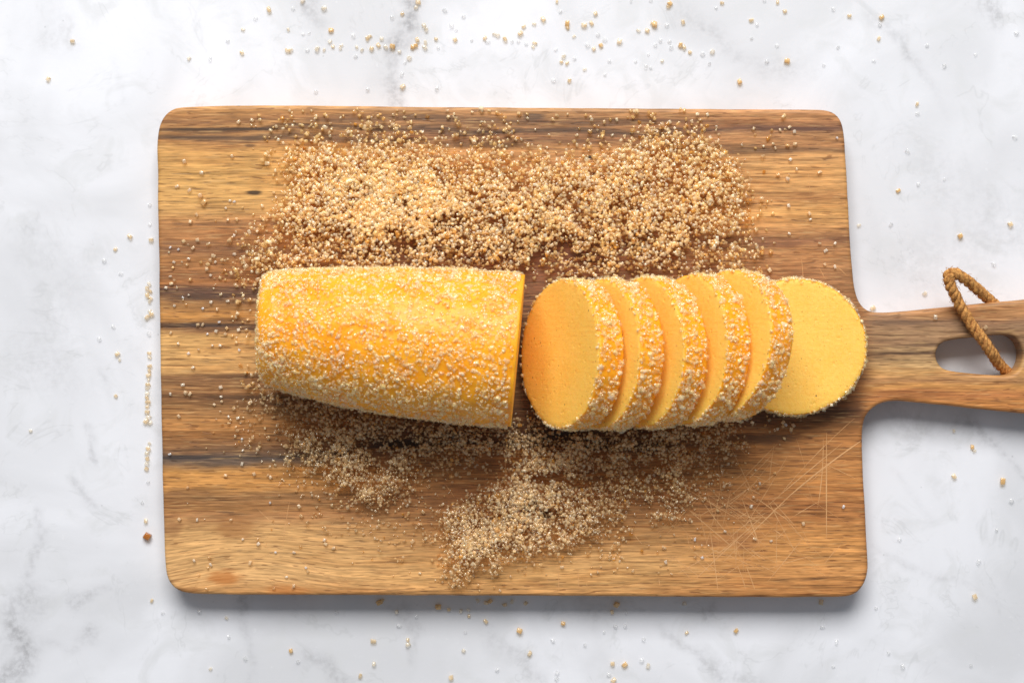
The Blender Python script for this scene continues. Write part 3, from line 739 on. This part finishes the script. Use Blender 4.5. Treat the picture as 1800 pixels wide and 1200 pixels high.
def carve(M):
    # finger marks near the log, where the wood shows through
    for cx, cy_, rx, ry, s in ((942, 455, 11, 34, .95), (975, 462, 6, 20, .7), (1000, 440, 12, 22, .8), (1048, 450, 9, 26, .85), (1094, 440, 10, 26, .9), (1112, 462, 12, 12, .8), (1212, 455, 9, 30, .95), (1160, 468, 9, 12, .7), (1235, 420, 10, 12, .5),
                               (545, 420, 14, 8, .7), (505, 440, 10, 8, .8), (820, 440, 16, 6, .5), (700, 430, 22, 6, .4), (900, 430, 10, 12, .6), (700, 779, 42, 7, .9), (965, 760, 50, 9, .75), (1130, 752, 50, 6, .6), (800, 800, 50, 9, .5)):
        d = np.hypot((GX - cx) / rx, (GY - cy_) / ry); M = M * (1 - s * np.exp(-d ** 2 * .7))
    return M
H = np.zeros(GX.shape)
def pour(M, n, smin, smean, smax):
    M = M * ((GY > 193) & (GY < 1040) & (GX > 288) & (GX < 1480))   # nothing hangs over the board's edge
    p = (M / M.sum()).ravel(); idx = rng.choice(M.size, n, p=p)
    X = GX.ravel()[idx] + rng.uniform(-1, 1, n) * CELL; Y = GY.ravel()[idx] + rng.uniform(-1, 1, n) * CELL
    sz = np.clip(smean * np.exp(rng.normal(-.03, .25, n)), smin, smax)
    order = np.arange(n); Z = np.empty(n)
    hh, ww = H.shape
    for i in order:
        cx = int((X[i] - gx[0]) / CELL); cy_ = int((Y[i] - gy[0]) / CELL); r = 1 if sz[i] < 6.5 else 2
        a, b = max(0, cy_ - r), min(hh, cy_ + r + 1); c, d = max(0, cx - r), min(ww, cx + r + 1)
        pt = H[a:b, c:d]; h = .55 * pt.max() + .45 * pt.mean()
        h = min(h, 26)
        Z[i] = h + .46 * sz[i]; H[a:b, c:d] = np.maximum(pt, h + .82 * sz[i])
    return np.stack([(X - 900) * S, (600 - Y) * S, (Z + T) * S], 1), sz
DU = carve(density(UP, 21, 1.9, .05)); DL = carve(density(LOW, 31))
def sugar_drift(name, M, n, sizes, kind, label):
    pos, sz = pour(M, n, *sizes)
    me = crystal_mesh(name, pos, sz, rand_rot(n, .62), tints(n, kind))
    o = link(name, me); o['kind'] = 'stuff'; o['label'] = label; o['category'] = 'sugar'
    return o
sugar_drift('sugar_drift', DU, 16500, (3.4, 7.0, 11.5), 'pile', 'thick golden drift of raw sugar spread on the board above the dough log')
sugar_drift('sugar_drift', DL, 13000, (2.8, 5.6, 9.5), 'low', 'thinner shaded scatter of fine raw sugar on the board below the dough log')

# ------------------------------------------------------------------ single crystals
# x, y, tone: A amber, a pale amber, c clear, p pale
MARB = '''127 73 a,85 139 a,332 103 p,369 104 c,425 93 a,400 71 c,427 52 p,449 32 c,473 17 a,515 15 c,532 2 p,570 15 p,506 89 a,511 89 p,540 88 c,507 52 p,533 60 c,543 58 c,582 53 A,580 73 p,557 86 p,570 88 p,585 82 a,600 80 p,598 85 p,
621 63 c,645 68 a,650 64 a,627 83 p,636 88 p,653 85 a,665 80 a,678 83 p,690 82 A,702 91 p,671 68 p,625 99 c,719 102 p,712 110 c,706 130 c,708 152 a,646 157 c,555 161 c,735 4 a,731 14 p,707 25 a,689 31 c,782 18 c,745 45 p,749 52 p,733 70 a,
731 80 A,725 83 A,748 75 p,747 83 p,766 69 a,770 84 c,794 45 c,802 53 c,800 70 a,768 155 c,829 71 c,852 67 a,857 73 c,869 60 p,875 62 p,888 68 a,900 73 c,911 73 c,925 77 c,940 76 a,937 83 p,915 59 a,921 47 a,939 42 p,955 34 a,979 3 a,
985 20 c,997 42 A,998 50 a,977 87 c,991 99 p,987 109 a,997 111 a,973 141 c,1001 142 a,815 29 c,1047 24 a,1040 41 a,1027 45 a,1009 64 p,1051 61 c,1056 80 A,1044 86 a,1033 79 c,1063 70 c,1089 73 a,1064 131 c,1028 122 p,1071 107 c,1010 103 c,
1109 2 c,1144 1 c,1178 6 A,1175 12 a,1151 43 A,1147 41 a,1138 54 a,1122 54 p,1172 44 c,1201 39 a,1196 79 A,1202 83 a,1213 92 a,1180 83 c,1177 73 c,1161 71 c,1152 79 c,1140 96 c,1164 107 p,1144 119 c,1135 117 c,1117 108 c,1235 95 c,1252 91 p,
1247 112 c,1259 14 c,1269 5 a,1321 36 a,1331 43 c,1321 67 c,1344 1 c,1367 4 a,1380 20 a,1366 80 c,1348 108 c,1384 107 A,1300 144 A,1465 16 c,1493 28 a,1550 30 A,1547 43 c,1545 68 a,1473 83 c,1448 115 c,1536 107 c,1660 116 c,1715 96 c,
1630 80 c,1612 183 a,1613 199 c,1787 58 c,1784 241 c,1595 266 c,1579 335 A,1660 315 c,1614 324 c,1510 396 p,1566 394 c,1776 394 a,1688 415 A,1747 464 c,1626 516 p,1534 541 a,1677 757 p,1709 785 A,1713 792 p,1677 837 a,1763 845 A,1778 880 c,
1581 947 c,1720 987 c,1752 931 c,1084 1062 A,1076 1075 a,1101 1076 c,1203 1060 p,1062 1110 c,1082 1100 c,1099 1100 c,1131 1123 c,1207 1111 a,1294 1108 A,1443 1058 a,1446 1101 c,1470 1127 c,1540 1068 c,1714 1048 a,1562 1147 c,1587 1170 c,
1707 1169 c,1465 1170 c,1077 1166 a,1098 1168 A,1139 1170 p,1070 1185 c,1079 1195 a,1128 1160 c,286 1076 c,350 1074 c,398 1085 p,402 1118 c,431 1156 c,511 1143 A,524 1162 c,370 1175 p,592 1076 c,633 1187 a,656 1127 a,657 1166 p,667 1058 A,
673 1055 a,697 1075 p,701 1099 c,717 1124 a,717 1132 p,732 1083 c,770 1066 A,789 1071 a,810 1074 p,823 1071 p,824 1082 a,854 1091 a,840 1055 p,855 1059 a,862 1056 A,887 1063 a,900 1057 p,924 1060 a,818 1110 c,815 1143 p,793 1190 a,
874 1176 c,913 1108 A,931 1148 a,972 1125 c,990 1095 A,978 1192 c,979 1182 c,1028 1133 c,263 360 c,263 394 c,265 422 a,228 416 a,203 438 a,212 481 c,183 458 c,262 499 p,259 507 a,265 512 a,259 518 a,264 524 a,263 530 p,263 546 p,266 552 a,
259 557 a,262 586 c,262 621 a,263 628 p,199 574 c,174 595 c,206 622 a,210 632 p,203 696 a,263 643 a,262 651 a,261 659 a,261 667 p,260 675 a,259 683 p,259 691 p,258 699 a,260 707 a,259 715 a,258 724 a,261 733 p,257 740 a,264 743 p,263 779 p,
260 788 a,258 797 p,259 806 a,258 815 p,257 824 a,260 847 c,250 883 c,256 915 a,258 942 B,267 1055 a,54 757 p'''
BRD = '''324 284,355 304,408 275,312 328,334 335,353 344,359 356,346 378,335 390,401 387,397 366,412 355,405 353,348 422,340 436,300 435,314 439,306 461,332 455,376 450,370 458,379 461,420 215,444 212,412 414,413 447,428 460,364 473,371 484,300 486,
292 506,302 499,322 523,332 519,307 537,357 542,348 571,357 571,301 585,401 529,372 531,382 544,386 566,420 580,397 587,381 582,365 587,314 604,332 621,349 614,374 607,388 607,421 615,340 646,322 676,300 692,327 690,335 692,388 681,389 697,
377 711,315 731,390 705,402 732,419 734,299 798,426 771,427 791,426 815,397 835,447 832,476 838,347 913,316 912,342 985,371 991,440 988,427 947,455 955,485 970,517 970,475 883,526 889,571 948,573 955,587 962,517 1028,504 1013,538 997,
1471 243,1371 229,1387 224,1396 232,1363 261,1384 256,1389 281,1384 315,1400 298,1440 303,1385 362,1422 376,1424 386,1387 411,1440 428,1467 428,1449 442,1452 440,1449 465,1467 469,1367 308,1482 890,1412 920,1355 950,1234 979,1326 946,1274 933,
1320 889,1324 873,1335 849,1170 987,1221 947,1095 946,1366 753,1381 746,1394 747,1643 557,1731 576'''
TONE = {'A': ((.90, .57, .24), 'dark amber', 8.8), 'a': ((.95, .73, .45), 'pale amber', 7.6), 'p': ((.95, .84, .66), 'pale cream', 7.0), 'c': ((.93, .93, .92), 'clear', 6.0), 'B': ((.50, .17, .03), 'dark brown', 11.5)}
CLR = {'A': .45, 'a': .58, 'p': .66, 'c': .80, 'B': .2}
def place_word(x, y):
    on = y < 186 or y > 1050 or x < 275 or x > 1530 or (x > 1500 and not (540 < y < 712))
    if y < 186:
        if x < 460: return 'on marble near its upper left corner'
        if x < 620: return 'on marble above left half of board'
        if x < 770: return 'on the thick grey vein above board'
        if x < 960: return 'on marble above middle of board'
        if x < 1110: return 'on marble above board, right of centre'
        if x < 1400: return 'on marble above right half of board'
        return 'on marble near its upper right corner'
    if x < 275: 
        if y < 480: return 'on marble by upper left board edge'
        if y < 770: return 'on marble left of board beside log'
        return 'on marble by lower left board edge'
    if y > 1050:
        if x < 600: return 'on marble below left end of board'
        if x < 1000: return 'on marble below middle of board'
        return 'on marble below right half of board'
    return 'on marble above the board handle' if y < 600 else 'on marble below the board handle'
def seats():
    used = set(); cm = {}
    lst = []
    for k in MARB.replace('\n', '').split(','):
        x, y, c = k.split(); lst.append((float(x), float(y), c, 'm'))
    bl = [tuple(map(float, k.split())) for k in BRD.replace('\n', '').split(',')]
    nb = 298 - len(lst)
    rb = random.Random(4)
    for i, (x, y) in enumerate(bl): lst.append((x, y, rb.choice('aappc') if (x, y) not in ((1384, 256), (359, 356), (1367, 308)) else 'A', 'b' if i < nb or x > 1600 else 'x'))
    extra = []
    protos = []
    for x, y, c, w in lst:
        col, word, s0 = TONE[c]
        sz = s0 * rb.uniform(.8, 1.25) * (1.05 if w != 'm' else 1)
        z0 = -T if w == 'm' else 0
        p = W(x, y, z0 + .40 * sz) if w == 'm' else G(x, y, .44 * sz)
        if w == 'x': extra.append((p, sz, col)); continue
        key = c; f_ = rb.uniform(.93, 1.02)
        if key not in cm or len(cm[key]) < 6:
            me = crystal_mesh('sugar_crystal', np.zeros((1, 3)), np.array([1.0 / S * .001]), np.eye(3)[None], np.array([[q * f_ for q in col] + [CLR[c]]]))
            cm.setdefault(key, []).append(me)
        me = rb.choice(cm[key])
        o = link('sugar_crystal', me); o.location = p; o.scale = [1.32 * sz * S / .001] * 3
        o.rotation_euler = (rb.gauss(0, .12) + rb.choice([0, 0, math.pi / 2]), rb.gauss(0, .12), rb.uniform(0, 6.28))
        nn = min(math.hypot(x - a_, y - b_) for a_, b_, _, w_ in lst if (a_, b_) != (x, y) and (w_ == 'm') == (w == 'm'))
        word = ('large ' if sz > s0 * 1.1 else 'tiny ' if sz < s0 * .93 else 'small ') + word
        tail = ', touching another' if nn < 10 else ', near others' if nn < 22 else ', alone'
        if w == 'm': lab = ('%s sugar crystal %s' % (word, place_word(x, y)))
        else:
            reg = ('handle wood left of its hole' if x > 1600 and x < 1700 else 'handle wood just above the hole' if x > 1600 else 'bare wood at upper left of board' if x < 500 and y < 400 else 'bare wood left of the log end' if x < 500 and y < 760 else 'bare wood at lower left of board' if y > 760 and x < 700 else 'bare wood at upper right of board' if y < 500 else 'scratched wood at lower right')
            lab = '%s sugar crystal on %s' % (word, reg)
        lab += tail
        if c == 'B': lab = 'large dark brown sugar lump on the marble left of the lower board corner'
        o['label'] = lab; o['category'] = 'sugar crystal'; o['group'] = 'single sugar crystals scattered around'
    if extra:
        n = len(extra)
        me = crystal_mesh('stray_sugar', np.array([e[0] for e in extra]), np.array([e[1] for e in extra]), rand_rot(n, .8), np.array([(*e[2], .45) for e in extra]))
        o = link('stray_sugar', me); o['kind'] = 'stuff'; o['label'] = 'stray sugar grains on the bare wood of the board'; o['category'] = 'sugar'
seats()
print('tris', sum(len(o.data.loop_triangles) or sum(len(p.vertices) - 2 for p in o.data.polygons) if False else len(o.data.polygons) for o in scene.objects if o.type == 'MESH'), 'objs', len(scene.objects))
